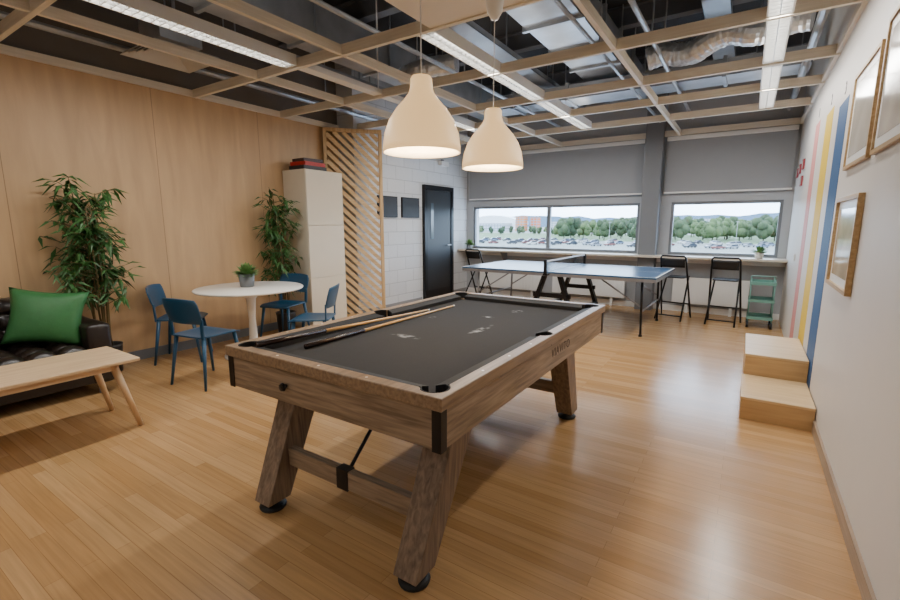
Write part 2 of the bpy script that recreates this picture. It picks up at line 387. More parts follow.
for x,y in pk:
    part('pocket',G().lathe([(.055,zt-.051),(.051,zt-.050),(.046,zt-.13),(.0005,zt-.14),(.0005,zt-.145),(.049,zt-.135)],28,(x,y,0),closed=True),pitM,T,smooth=True)
    sp=math.radians(118 if abs(y)>.01 else 80);a0=math.atan2(math.copysign(1,y),math.copysign(1,x)) if abs(y)>.01 else (0 if x>0 else math.pi)
    pts=[(x+.0555*math.cos(a0-sp+2*sp*k/20),y+.0555*math.sin(a0-sp+2*sp*k/20),0) for k in range(21)]
    g=G()
    for k in range(20):
        p,q=pts[k],pts[k+1]
        c=Vector((x,y,0));pi=c+(Vector(p)-c)*.92;qi=c+(Vector(q)-c)*.92
        v=[(p[0],p[1],zt-.049),(q[0],q[1],zt-.049),(qi.x,qi.y,zt-.049),(pi.x,pi.y,zt-.049),(p[0],p[1],zt+.0005),(q[0],q[1],zt+.0005),(qi.x,qi.y,zt-.001),(pi.x,pi.y,zt-.001)]
        g.add(v,[(0,3,2,1),(4,5,6,7),(0,1,5,4),(2,3,7,6)]+([(3,0,4,7)] if k==0 else [])+([(1,2,6,5)] if k==19 else []))
    part('pocket_liner',g,blackR,T)
ap=.012;zb=.62
part('apron',G().box(-hx+ap,hx-ap,-hy+ap,-hy+ap+.03,zb,zt-.051),oakX,T,bevel=.003)
part('apron',G().box(-hx+ap,hx-ap,hy-ap-.03,hy-ap,zb,zt-.051),oakX,T,bevel=.003)
part('apron',G().box(-hx+ap,-hx+ap+.03,-hy+ap+.031,hy-ap-.031,zb,zt-.051),oakP,T,bevel=.003)
part('apron',G().box(hx-ap-.03,hx-ap,-hy+ap+.031,hy-ap-.031,zb,zt-.051),oakP,T,bevel=.003)
part('under_panel',G().box(-hx+.05,hx-.05,-hy+.05,hy-.05,zb+.02,zb+.03),blackM,T)
legy={-1:(-(hy-.06),-(hy-.33)),1:(hy-.25,hy-.52)}
for sx in(-1,1):
    for sy in(-1,1):
        g=G().box(*sorted((sx*(hx-ap-.035),sx*(hx-ap+.004))),*sorted((sy*(hy-ap+.001),sy*(hy-ap+.004))),zb-.004,zt-.052)
        g.box(*sorted((sx*(hx-ap+.001),sx*(hx-ap+.004))),*sorted((sy*(hy-ap-.035),sy*(hy-ap+.004))),zb-.004,zt-.052)
        part('corner_bracket',g,blackM,T)
        xb,yb=sx*(hx-(.215 if sx<0 else .175)),legy[sy][0];xt,yt=sx*(hx-(.18 if sx<0 else .155)),legy[sy][1]
        part('leg',G().vbeam((xb,yb,.045),(xt,yt,zb+.01),.115,.13,.135,.17),oakZ,T,bevel=.004)
        part('leveler',G().lathe([(.062,0),(.066,.012),(.05,.022),(.02,.026),(.02,.046)],20,(xb,yb,0)),blackR,T,smooth=True)
for sy in(-1,1):
    z=.25;f=(z-.045)/(zb-.035);y=legy[sy][0]+(legy[sy][1]-legy[sy][0])*f
    part('stretcher',G().box(-hx+.25,hx-.22,y-.02,y+.02,z-.045,z+.045),oakX,T,bevel=.003)
    part('stretcher_bracket',G().box(-.035,.035,y-.024,y+.024,z-.05,z+.05),blackM,T)
    part('brace_rod',G().tube([(0,y-sy*.02,z+.02),(0,y-sy*.42,zb+.02)],.009,8),blackM,T)
    part('long_brace_rod',G().tube([(0,y-sy*.42,zb+.015),(0,0,zb+.015)],.009,8),blackM,T)
kn=part('return_knob',G().lathe([(.001,0),(.016,.002),(.02,.012),(.012,.02),(.008,.03)],16),blackM,T);kn.location=(-.2,-hy-.018,.70);kn.rotation_euler=(math.radians(-90),0,0)
sight=M('pearl_sight','#F2EDE2',.3,var=.01)
sp=[]
for i in(1,2,3,5,6,7):
    y=-hy+.098+(PL-.196)*i/8
    for sx in(-1,1):sp.append((sx*(hx-.029),y))
for i in(1,2,3):
    for sy in(-1,1):sp.append((-hx+.098+(PW-.196)*i/4,sy*(hy-.029)))
for x,y in sp:part('rail_sight',G().lathe([(.006,zt),(.006,zt+.001)],10,(x,y,0)),sight,T)
textmesh('lettering','VIAVITO',.072,M('burnt_letter','#4A382B',.6),(hx-ap+.0012,.16,.71),(math.radians(90),0,math.radians(90)),T,ext=.0004,space=1.15)
cueW=wood('maple_cue','#C79B63','#E0BC87',1,.25);cueD=M('cue_butt_dark','#2A1712',.25)
def cue(p,q,lab):
    p=Vector(p);q=Vector(q);d=q-p
    c=thing('pool_cue',lab,'pool cue',p,group='pool cues on the table')
    part('cue_shaft',G().tube([d*.3,d*.99],.0105,12,.006),cueW,c,smooth=True)
    part('cue_butt',G().tube([(0,0,0),d*.3],.0145,12,.0105),cueD,c,smooth=True)
    part('cue_tip',G().tube([d*.99,d],.006,12),whiteP,c)
cue((-1.845,1.47,.794),(-1.875,2.93,.786),'maple pool cue with dark butt lying on black cloth')
cue((-1.925,1.25,.842),(-1.935,2.68,.786),'pool cue with butt resting on wooden end rail')
# ================= PENDANTS
shadeM=M('white_pendant_shade','#F3E6CC',.4,var=.01,emis=.95,emcol='#FFCB86')
shadeIn=M('pendant_inner','#FFF0D8',.5,var=.01,emis=4,emcol='#FFE0A8')
def pendant(x,y,z,lab):
    t=thing('pendant_lamp',lab,'pendant lamp',(x,y,z),group='bell pendant lamps over the pool table')
    prof=[(.19,0),(.189,.03),(.18,.09),(.158,.15),(.125,.20),(.085,.245),(.062,.275),(.054,.30),(.052,.34),(.045,.352),(.012,.356)]
    inner=[(r-.004,zz) for r,zz in prof[:-2]][::-1]
    part('lamp_shade',G().lathe(prof+[(.01,.35)]+inner,48,closed=True),shadeM,t,smooth=True)
    part('cord',G().tube([(0,0,.355),(0,0,2.62-z)],.003,8),whiteP,t)
    part('ceiling_rose',G().lathe([(.001,2.615-z),(.022,2.62-z),(.045,2.66-z),(.058,2.74-z),(.06,2.799-z)],28),whiteP,t,smooth=True)
    part('light_bulb',G().ball((0,0,.15),.045),shadeIn,t,smooth=True)
    l=bpy.data.lights.new('bulb_light','POINT');l.energy=14;l.color=(1,.82,.6);l.shadow_soft_size=.05
    lo=bpy.data.objects.new('bulb_light',l);COL.objects.link(lo);lo.parent=t;lo.location=(0,0,.06)
pendant(-1.38,1.86,1.76,'white bell-shaped pendant lamp glowing warm above pool table')
pendant(-1.38,2.60,1.76,'white bell-shaped pendant lamp hanging over far half of pool table')
# ================= COFFEE TABLE
T=thing('coffee_table','light ash wood coffee table with slanted tapered legs','coffee table',(-3.74,.77,0))
part('tabletop',G().box(-.27,.27,-.59,.59,.475,.5),ashX,T,bevel=.006)
part('table_frame',G().box(-.2,.2,-.48,-.46,.43,.475).box(-.2,.2,.46,.48,.43,.475).box(-.21,-.19,-.48,.48,.43,.475).box(.19,.21,-.48,.48,.43,.475),ashX,T)
for sx in(-1,1):
    for sy in(-1,1):part('leg',G().tube([(sx*.24,sy*.56,0),(sx*.19,sy*.45,.475)],.016,12,.027),ashZ,T,smooth=True)
# ================= SOFA
T=thing('sofa','dark leather sofa with buttoned seat and back cushions','sofa',(XL+.03,.62,0))
W=.93
part('sofa_base',G().box(.05,.80,-W+.02,W-.02,.10,.27),leather,T,bevel=.02)
for s in(-1,1):
    part('armrest',G().box(.04,.82,*sorted((s*(W-.17),s*W)),.09,.60),leather,T,bevel=.035,smooth=True)
    for x in(.1,.75):part('sofa_leg',G().tube([(x,s*(W-.1),0),(x,s*(W-.1),.1)],.018,10),greyM,T)
part('sofa_back',G().box(.0,.2,-W+.16,W-.16,.27,.80),leather,T,bevel=.03,smooth=True)
def puff(u,v,nu,nv):
    return (abs(math.sin(u*math.pi*nu))**.5)*(abs(math.sin(v*math.pi*nv))**.5)
for s in(-1,1):
    def seatf(u,v,s=s):
        return(.2+.62*u,s*.38+(-.375+.75*v),.385+.06*puff(u,v,4,4))
    g=G().box(.2,.82,s*.38-.375,s*.38+.375,.27,.386);g.grid(seatf,32,32)
    part('seat_cushion',g,leather,T,smooth=True)
    def backf(u,v,s=s):
        return(.235+.065*puff(u,v,4,3)+(.06*(1-v)),s*.38+(-.37+.74*u),.45+.36*v)
    g=G().box(.14,.236,s*.38-.37,s*.38+.37,.45,.81);g.grid(backf,32,24)
    part('back_cushion',g,leather,T,smooth=True)
g=G()
for sgn in(1,-1):
    g.grid(lambda u,v,sgn=sgn:((u-.5)*.52*(1-.12*math.sin(v*math.pi)), sgn*.085*max(0,(1-(2*u-1)**2)*(1-(2*v-1)**2))**.45, (v-.5)*.46*(1-.12*math.sin(u*math.pi))),16,16)
c=solo('throw_cushion','dark green satin throw cushion leaning against sofa back','cushion',g,greenC,smooth=True)
c.location=(-4.74,1.22,.665);c.rotation_euler=(math.radians(-16),math.radians(8),math.radians(58))
# ================= BAMBOO PLANTS
def bamboo(loc,h,spread,nleaf,lab,seed,lean=(0,0),zlo=.22,bl=1.0):
    R=random.Random(seed);t=thing('bamboo_plant',lab,'potted plant',loc)
    part('pot',G().lathe([(.09,0),(.105,.01),(.125,.26),(.13,.28),(.115,.28),(.11,.25),(.0005,.25)],28),potD,t,smooth=True)
    g=G();br=[]
    for i in range(7):
        a=R.uniform(0,6.28);r=R.uniform(.01,.07);top=Vector((lean[0]+R.uniform(-1,1)*spread*.5,lean[1]+R.uniform(-1,1)*spread*.6,h*R.uniform(.74,.98)))
        b=Vector((r*math.cos(a),r*math.sin(a),.25));pts=[b.lerp(top,k/6)+Vector((R.uniform(-.01,.01),R.uniform(-.01,.01),0)) for k in range(7)]
        g.tube(pts,.011,6,.004)
        for k in range(16):
            f=R.uniform(zlo,1);p=b.lerp(top,f);an=R.uniform(0,6.28);ln=R.uniform(.12,spread)*(1.15-.5*f)
            q=p+Vector((math.cos(an)*ln,math.sin(an)*ln,R.uniform(.0,.14)));g.tube([p,q],.003,4);br.append((p,q))
    def clamp(g):
        for i,v in enumerate(g.v):
            if v[0]+loc[0]<XL+.03:g.v[i]=(XL+.03-loc[0]+(v[0]+loc[0]-XL)*.02,v[1],v[2])
    clamp(g);part('stalk',g,stalkM,t,smooth=True)
    g=G()
    for i in range(nleaf):
        p,q=R.choice(br);o=p.lerp(q,R.uniform(.3,1.05));an=R.uniform(0,6.28);el=R.uniform(-.9,.35);L=R.uniform(.11,.18)*bl
        d=Vector((math.cos(an)*math.cos(el),math.sin(an)*math.cos(el),math.sin(el)));s=d.cross(Vector((0,0,1))).normalized()*L*.12
        droop=Vector((0,0,-.25*L));m=o+d*L*.4;up=Vector((0,0,.008))
        g.add([o,m+s,o+d*L*.5+up,m-s,o+d*L+droop],[(0,1,2),(0,2,3),(1,4,2),(3,2,4)])
    clamp(g);part('foliage',g,leafM,t)
bamboo((-5.05,1.71,0),1.90,.36,760,'tall bushy artificial bamboo plant beside sofa against plywood wall',3,(.07,.0),.32)
bamboo((-5.0,3.70,0),1.88,.25,600,'tall bamboo plant between blue chair and white cabinet',5,(.03,-.12))
# ================= ROUND TABLE
T=thing('round_table','round white pedestal dining table','table',(-4.45,2.86,0))
part('tabletop',G().lathe([(.50,.715),(.54,.722),(.55,.735),(.54,.745),(.0005,.746)],64),whiteT,T,smooth=True)
part('pedestal_base',G().lathe([(.30,0),(.30,.012),(.2,.03),(.09,.07),(.045,.18),(.035,.4),(.05,.62),(.12,.70),(.2,.716)],40),whiteT,T,smooth=True)
def potted(loc,r,h,lab,pm,seed,lr=.1,n=90,lm=None):
    R=random.Random(seed);t=thing('potted_plant',lab,'potted plant',loc)
    part('pot',G().lathe([(r*.75,0),(r*.8,.003),(r,h),(r*.92,h),(r*.9,h*.88),(.0005,h*.88)],24),pm,t,smooth=True)
    g=G()
    for i in range(n):
        an=R.uniform(0,6.28);el=R.uniform(.1,1.4);d=Vector((math.cos(an)*math.cos(el),math.sin(an)*math.cos(el),math.sin(el)))
        o=Vector((0,0,h*.85));L=lr*R.uniform(.6,1.1);s=d.cross(Vector((0,0,1))).normalized()*L*.16;m=o+d*L*.6
        g.add([o,m+s,m-s,o+d*L-Vector((0,0,L*.1))],[(0,1,3),(0,3,2)])
    part('foliage',g,lm or leaf2,t)
potted((-4.50,2.86,.747),.085,.14,'small leafy plant in grey pot on round table',potM,1,.16,130)
potted((-4.78,8.05,.921),.06,.09,'small green plant in grey pot on window counter',potM,2,.14)
potted((.17,8.0,.921),.06,.09,'small green plant in white pot on window counter',potW,4,.13)
# ================= BLUE CHAIRS
def chair(loc,rz,lab):
    t=thing('dining_chair',lab,'chair',loc,rz,group='blue chairs around the round table')
    def seat(u,v):
        a=2*u-1;wid=.215-.02*v;r=max(0,1-abs(2*v-1)**5);w=wid*(.86+.14*r)
        y=-.20+.41*(1-v)
        z=.455-.012*(1-a*a)*(1-(2*v-1)**2)*1.4-.02*max(0,(.15-v)/.15)
        return(a*w,y,z)
    part('seat',G().grid(seat,12,12),blueP,t,smooth=True,solid=.014,bevel=.003)
    def back(u,v):
        a=2*u-1;w=.205+.012*v;r=1-abs(2*v-1)**4*.12
        return(a*w*r,-.215-.055*v+.035*a*a,.575+.225*v-.012*a*a*v)
    part('backrest',G().grid(back,12,6),blueP,t,smooth=True,solid=.013,bevel=.003)
    for s in(-1,1):part('back_support',G().beam((s*.185,-.18,.445),(s*.192,-.185,.62),.035,.014,up=(0,1,0)),blueP,t,bevel=.004)
    for sx in(-1,1):
        for sy,yt in((-1,-.16),(1,.15)):
            part('leg',G().tube([(sx*.215,yt+sy*.06,0),(sx*.17,yt,.447)],.011,10,.019),blueP,t,smooth=True)
chair((-4.02,2.12,0),10,'teal blue plastic chair facing the round table')
chair((-4.93,2.36,0),-42,'teal blue plastic chair near plywood wall')
chair((-4.70,3.46,0),195,'teal blue plastic chair between table and bamboo plant')
chair((-3.74,3.10,0),124,'teal blue plastic chair seen from its side at round table')
# ================= CABINET
T=thing('tall_cabinet','tall cream white storage cabinet against plywood wall','cabinet',(XL+.02,3.97,0))
cabM=M('cabinet_cream','#D8CDB9',.4,var=.02)
part('cabinet_body',G().box(0,.44,0,.63,.05,2.12).box(.03,.41,.03,.60,0,.05),cabM,T,bevel=.003)
part('door',G().box(.442,.458,.003,.627,.06,.70),cabM,T,bevel=.002)
part('door',G().box(.442,.458,.003,.627,.705,1.40),cabM,T,bevel=.002)
part('door',G().box(.442,.458,.003,.627,1.405,2.115),cabM,T,bevel=.002)
for i,(c,zz,w,l,h,rz,lab) in enumerate((('#1E2024',2.12,.30,.38,.055,0,'black board game box at the bottom of the stack'),('#B5201C',2.175,.28,.36,.05,4,'bright red board game box in the middle of the stack'),('#3A2226',2.225,.26,.30,.045,-5,'dark board game box on top of the stack'))):
    t=thing('board_game_box',lab,'board game',(XL+.26,4.2,zz+.0005),rz,group='board game boxes on the cabinet')
    m=M('game_box_%d'%i,c,.4,var=.15)
    part('box_base',G().box(-w/2+.003,w/2-.003,-l/2+.003,l/2-.003,0,h*.5),m,t);part('box_lid',G().box(-w/2,w/2,-l/2,l/2,h*.15,h),m,t,bevel=.002)
# ================= SLATTED SCREEN
a=Vector((-5.22,4.66,0));b=Vector((-4.66,5.28,0));d=b-a;Ls=d.length;rz=math.degrees(math.atan2(d.y,d.x))
T=thing('slatted_screen','pale honey wooden slatted room divider with diagonal slats','room divider',a,rz)
pineM=wood('pine_screen','#BC9A6A','#D5B78C',2,.45);pineX=wood('pine_slat','#CBAA7C','#E2C69D',0,.45)
H=2.78
part('screen_frame',G().box(0,.045,-.03,.03,0,H).box(Ls-.05,Ls,-.035,.035,0,H).box(.045,Ls-.05,-.03,.03,H-.05,H).box(.045,Ls-.05,-.03,.03,0,.05),pineM,T,bevel=.003)
g=G();x0,x1=.045,Ls-.05;w=x1-x0;sl=.95
def clipseg(z0,z1,lo,hi):
    p=[(x0,z0),(x1,z1)];
    if max(z0,z1)<lo or min(z0,z1)>hi:return None
    out=[]
    for (xa,za),(xb,zb_) in((p[0],p[1]),(p[1],p[0])):
        if za<lo:f=(lo-za)/(zb_-za);xa=xa+(xb-xa)*f;za=lo
        elif za>hi:f=(hi-za)/(zb_-za);xa=xa+(xb-xa)*f;za=hi
        out.append((xa,za))
    return out
step=.125
zz=-1.0
while zz<H+1.5:
    s=clipseg(zz+w*sl,zz,.05,H-.05)
    if s and (Vector(s[0])-Vector(s[1])).length>.05:
        g.beam((s[0][0],0,s[0][1]),(s[1][0],0,s[1][1]),.055,.02,up=(0,1,0))
    zz+=step
part('diagonal_slats',g,pineX,T)
# ================= BLOCK WALL ITEMS
door=G().box(XB,XB+.06,6.66,6.74,0,2.12).box(XB,XB+.06,7.54,7.62,0,2.12).box(XB,XB+.06,6.74,7.54,2.04,2.12)
dblk=M('charcoal_door','#1E2024',.45,var=.05)
D=struct('door_1',door,blackM)
part('door_leaf',G().box(XB+.005,XB+.045,6.745,7.535,.01,2.035),dblk,D,bevel=.003)
part('door_glass',G().box(XB+.046,XB+.05,6.86,6.95,1.15,1.8),M('door_window','#56646E',.1),D)
part('door_handle',G().tube([(XB+.045,7.46,1.02),(XB+.10,7.46,1.02),(XB+.10,7.33,1.02)],.01,8),greyM,D)
part('kick_plate',G().box(XB+.046,XB+.048,6.77,7.51,.05,.2),blackM,D)
for y0,y1,l in((5.46,5.94,'dark grey framed panel on white block wall'),(6.06,6.54,'dark framed panel on block wall next to black door')):
    t=thing('wall_panel',l,'picture',(XB,(y0+y1)/2,1.70),group='dark panels on the block wall')
    hw=(y1-y0)/2
    part('frame',G().box(0.001,.03,-hw,hw,-.17,.17),blackM,t,bevel=.003);part('panel_face',G().box(.0305,.032,-hw+.015,hw-.015,-.155,.155),M('slate_panel','#353A42',.5,var=.1),t)
t=thing('wall_light_box','small white box fixed high on block wall above door','wall light',(XB,7.3,2.5));part('light_box',G().box(.001,.08,-.12,.12,0,.08),whiteP,t,bevel=.004);part('light_mount',G().box(.001,.02,-.04,.04,.08,.12),greyM,t)
# ================= FAR WALL ITEMS
blindM=M('grey_blind','#94979B',.8,var=.02)
for (x0,x1),l in(((-4.86,-1.53),'wide grey roller blind partly lowered above window'),((-1.20,.47),'grey roller blind partly lowered next to white wall')):
    t=thing('roller_blind',l,'roller blind',(0,YF,0),group='roller blinds')
    part('blind_fabric',G().box(x0,x1,-.06,-.05,1.93,2.72),blindM,t)
    part('blind_cassette',G().box(x0,x1,-.09,-.005,2.72,2.78),whiteP,t,bevel=.005)
    part('bottom_bar',G().box(x0,x1,-.07,-.045,1.905,1.93),whiteP,t,bevel=.004)
ctM=wood('counter_birch','#C3B7A5','#D4CABB',0,.35)
T=thing('window_counter','long pale wooden bar counter fixed below windows','counter',(0,0,0))
part('countertop',G().box(XB+.002,-1.505,7.86,YF-.002,.885,.92).box(-1.235,XR-.002,7.86,YF-.002,.885,.92).box(-1.505,-1.235,7.86,YF-.225,.885,.92),ctM,T,bevel=.003)
part('counter_support',G().box(XB+.002,-1.505,YF-.04,YF-.015,.80,.884),whiteP,T)
part('counter_support',G().box(-1.235,XR-.002,YF-.04,YF-.015,.80,.884),whiteP,T)
for x in(-4.0,-2.6,-.4):part('counter_bracket',G().prism([(YF-.041,.60),(YF-.041,.884),(7.95,.884),(7.95,.86)],0,x-.015,x+.015),greyM,T)
for x0,x1 in((-4.6,-3.2),(-3.0,-1.7),(-.95,.1)):
    t=thing('radiator','flat white panel radiator below window counter','radiator',((x0+x1)/2,YF-.1,.15),group='radiators below the windows');hw=(x1-x0)/2
    part('radiator_panel',G().box(-hw,hw,-.02,.04,0,.42),whiteP,t,bevel=.006)
    g=G()
    for i in range(int((x1-x0)/.07)):g.box(-hw+.03+i*.07,-hw+.06+i*.07,-.026,-.02,.03,.39)
    part('radiator_fins',g,whiteP,t);part('radiator_foot',G().box(-hw+.2,-hw+.24,0,.02,-.15,0),whiteP,t);part('radiator_foot',G().box(hw-.24,hw-.2,0,.02,-.15,0),whiteP,t)
def stool():
    t=thing('folding_bar_stool','black metal folding bar stool with backrest','bar stool',(-.20,7.52,0),175,group='black folding bar stools')
    g=G();g.tube([(-.21,-.21,0),(-.17,.17,.93),(-.15,.185,.955),(.15,.185,.955),(.17,.17,.93),(.21,-.21,0)][::-1],.0135,8)
    part('front_leg_frame',g,blackM,t,smooth=True)
    g=G()
    for s in(-1,1):g.tube([(s*.18,.24,0),(s*.155,-.13,.62)],.0125,8)
    g.tube([(-.18,.2,.07),(.18,.2,.07)],.009,8).tube([(-.19,-.12,.22),(.19,-.12,.22)],.011,8)
    part('rear_leg_frame',g,blackM,t,smooth=True)
    part('seat',G().prism([(-.165,-.17),(.165,-.17),(.155,.10),(.12,.14),(-.12,.14),(-.155,.10)],2,.625,.645),blackR,t,bevel=.005)
    g=G().grid(lambda u,v:((u-.5)*.32,.145+.03*v-.02*(1-(2*u-1)**2)*-1,.79+.13*v),10,4)
    part('backrest',g,blackR,t,smooth=True,solid=.012)
    return t
s0=stool();dup(s0,(-.86,7.55,0),172);dup(s0,(-4.22,7.45,0),168)
# ================= TABLE TENNIS TABLE
T=thing('table_tennis_table','blue table tennis table with white edge lines and black net','table tennis table',(-.853-1.37,5.842+.7625,0),-.7)
Z=.02
for s in(-1,1):
    a,b=sorted((s*.008,s*1.37))
    part('table_half',G().box(a,b,-.7625,.7625,.74+Z,.76+Z),pingM,T)
    g=G().box(a,b,-.7625,-.7425,.7603+Z,.761+Z).box(a,b,.7425,.7625,.7603+Z,.761+Z).box(a,b,-.004,.004,.7603+Z,.761+Z)
    e=sorted((s*1.35,s*1.37));g.box(e[0],e[1],-.7425,.7425,.7603+Z,.761+Z)
    part('table_lines',g,whiteLine,T)
    part('table_edge_frame',G().box(a,b,-.7625,-.7425,.70+Z,.7395+Z).box(a,b,.7425,.7625,.70+Z,.7395+Z).box(e[0],e[1],-.742,.742,.70+Z,.7395+Z),greyM,T)
    for y in(-.58,.58):
        part('table_leg',G().tube([(s*1.18,y,.74),(s*1.2,y,.025)],.015,10),greyM if s<0 else blackM,T,smooth=True)
        part('leg_foot',G().lathe([(.018,0),(.024,.005),(.02,.03)],12,(s*1.2,y,0)),blackR,T)
        part('diagonal_strut',G().tube([(s*1.19,y,.38),(s*.62,y,.74)],.010,8),greyM,T,smooth=True)
        part('caster_wheel',G().tube([(s*.30,y-.018,.055),(s*.30,y+.018,.055)],.055,14),blackR,T)
        part('wheel_fork',G().box(s*.30-.015,s*.30+.015,y-.028,y-.02,.03,.14).box(s*.30-.015,s*.30+.015,y+.02,y+.028,.03,.14).box(s*.30-.025,s*.30+.025,y-.03,y+.03,.125,.15),blackM,T)
        part('undercarriage_post',G().beam((s*.30,y,.15),(s*.10,y,.74),.05,.09,up=(0,1,0)),blackM,T)
    part('leg_crossbar',G().tube([(s*1.19,-.58,.32),(s*1.19,.58,.32)],.012,8),greyM,T,smooth=True)
    part('undercarriage_bar',G().box(s*.30-.03,s*.30+.03,-.56,.56,.15,.21),blackM,T)
part('undercarriage_beam',G().box(-.27,.27,-.60,-.56,.40,.46),blackM,T);part('undercarriage_beam',G().box(-.27,.27,.56,.60,.40,.46),blackM,T)
netM=M('black_net','#15181C',.8)
g=G()
y=-.83
while y<=.83:
    g.box(-.0009,.0009,y-.0012,y+.0012,.765+Z,.90+Z);y+=.02
z=.765
while z<.90: g.box(-.0008,.0008,-.83,.83,z-.001+Z,z+.001+Z);z+=.018
part('net',g,netM,T);part('net_tape',G().box(-.006,.006,-.83,.83,.893+Z,.915+Z),whiteLine,T)
for s in(-1,1):part('net_post',G().box(-.02,.02,*sorted((s*.83,s*.86)),.72+Z,.925+Z).box(-.03,.03,*sorted((s*.765,s*.86)),.715+Z,.739+Z),blackM,T,bevel=.003)
# ================= TROLLEY
T=thing('utility_trolley','grey teal metal three-tier open trolley on casters','trolley',(.24,7.58,0))
for s in(-1,1):
    for y in(-.17,.17):
        part('caster',G().tube([(s*.135-.014,y,.045),(s*.135+.014,y,.045)],.045,12),blackR,T)
        part('trolley_post',G().tube([(s*.135,y,.085),(s*.135,y,.68)],.007,8),mintM,T,smooth=True)
for z in(.12,.36,.60):
    g=G().box(-.15,.15,-.185,.185,z,z+.004)
    for x in(-.15,.147):g.box(x,x+.003,-.185,.185,z+.004,z+.04)
    for y in(-.185,.182):g.box(-.147,.147,y,y+.003,z+.004,z+.04)
    part('basket',g,mintM,T)
part('push_handle',G().tube([(-.135,-.17,.68),(-.135,-.17,.72),(.135,-.17,.72),(.135,-.17,.68)],.007,8),mintM,T,smooth=True)
# ================= STEPS
def stepbox(y0,y1,x0,h,lab):
    t=thing('plywood_step',lab,'step',(x0,y0,0),group='plywood steps');L=y1-y0;w=XR-.006-x0
    part('step_body',G().box(.004,w,.004,L,0,h-.02),birchD,t,bevel=.002);part('step_tread',G().box(0,w,0,L,h-.0195,h),birchM,t,bevel=.003)
stepbox(3.80,4.415,.065,.17,'low birch plywood box step against white wall')
stepbox(4.42,5.28,.075,.345,'taller birch plywood box step against striped wall')
# ================= RIGHT WALL STRIPES
for i,(c,y0,y1,z1) in enumerate((('#1C4A7A',4.28,4.70,2.30),('#D9B61E',5.02,5.45,2.38),('#CC8580',5.95,6.30,2.44))):
    struct('trim_%d'%(40+i),G().box(XR-.002,XR,y0,y1,.0,z1),M('stripe_paint_%d'%i,c,.6,var=.02))
numM=M('dark_number','#2A2A2C',.6)
for ch,y,z in(('3',4.5,2.39),('2',5.24,2.47),('1',6.12,2.53)):
    o=textmesh('wall_number',ch,.13,numM,(XR-.0015,y,z),(math.radians(90),0,math.radians(-90)));tag(o,'small dark number "%s" painted above a wall stripe'%ch,'number',"numbers above the stripes")
def wframe(y0,y1,z0,z1,lab,fm,pic,bw=.02,dep=.022,mg=.05):
    t=thing('picture_frame',lab,'picture frame',(XR,(y0+y1)/2,(z0+z1)/2),group='picture frames on the white wall');a=(y1-y0)/2;b=(z1-z0)/2
    part('frame',G().box(-dep,-.001,-a,a,-b,-b+bw).box(-dep,-.001,-a,a,b-bw,b).box(-dep,-.001,-a,-a+bw,-b+bw,b-bw).box(-dep,-.001,a-bw,a,-b+bw,b-bw),fm,t,bevel=.002)
    part('mount_board',G().box(-.012,-.002,-a+bw,a-bw,-b+bw,b-bw),whiteP,t)
    part('picture',G().box(-.0135,-.0125,-a+bw+mg,a-bw-mg,-b+bw+mg,b-bw-mg),pic,t)
frM=wood('light_oak_frame','#A48557','#C2A579',1,.4)
pic1=M('faded_print','#D3CCC0',.12,var=.15,scale=5);pic2=M('pale_print','#DAD3C8',.12,var=.15,scale=6);pic3=M('warm_print','#D8C9AE',.1,var=.3,scale=5)
wframe(3.27,3.98,1.76,2.34,'light oak picture frame with pale print on white wall',frM,pic1)
wframe(2.55,3.17,1.76,2.40,'light oak picture frame with pale print near low ceiling beam',frM,pic2)
wframe(3.25,3.98,1.02,1.58,'light wood picture frame with warm print hung low',frM,pic3,bw=.024,dep=.03)
redF=M('red_frame','#8A3038',.4)
for i,(y,z) in enumerate(((7.15,2.14),(7.55,2.12),(7.9,2.1),(7.15,1.94))):
    t=thing('small_picture','small dark red framed picture on white wall','picture',(XR,y,z),group='small red pictures')
    part('frame',G().box(-.02,-.001,-.08,.08,-.06,.06),redF,t,bevel=.003);part('picture',G().box(-.022,-.0205,-.06,.06,-.04,.04),M('small_pic_%d'%i,'#B9A9A0',.4,var=.3),t)
t=thing('wall_socket','white double plug socket on white wall','socket',(XR,6.9,1.02));part('socket_plate',G().box(-.012,-.001,-.07,.07,-.04,.04),whiteP,t,bevel=.003);part('socket_switch',G().box(-.015,-.0125,-.03,.03,0,.02),whiteP,t)
# ================= OUTSIDE
GZ=-6.5
asph=M('outdoor_ground','#6E706B',.9,var=.25,scale=.05)
struct('ground',G().box(-900,400,30,2500,GZ-.5,GZ),asph)
grass=M('grass','#526540',.9,var=.3,scale=.1)
struct('ground_grass',G().box(-500,200,226,400,GZ,GZ+.05),grass)
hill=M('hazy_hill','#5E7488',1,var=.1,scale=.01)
g=G();poly=[(-1500,GZ)]
x=-1500
while x<500:
    poly.append((x,GZ+34+18*noise.noise(Vector((x*.004,1,0)))+6*noise.noise(Vector((x*.02,5,0)))));x+=25
poly.append((500,GZ));g.prism(poly,1,1500,1520)
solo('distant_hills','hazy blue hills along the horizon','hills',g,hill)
treeM=[M('tree_green_%d'%i,c,.9,var=.45,scale=.5) for i,c in enumerate(('#38492A','#2C3D25','#475932'))]
trunk=M('tree_trunk','#3A2E22',.9)
protos=[]
for i in range(3):
    R=random.Random(i+10)
    t=thing('tree','leafy green broadleaf tree beyond the car park','tree',(0,0,0),group='trees beyond the car park')
    part('trunk',G().tube([(0,0,0),(.1,0,4)],.3,8,.2),trunk,t)
    g=G()
    for k in range(10):g.ball((R.uniform(-2.6,2.6),R.uniform(-1.6,1.6),R.uniform(2.9,8.3)),R.uniform(1.8,2.6),(1,1,.9),12,.35,k+i)
    part('tree_crown',g,treeM[i],t,smooth=True);protos.append(t)
R=random.Random(4);first=[True]*3;placed=[];tries=0
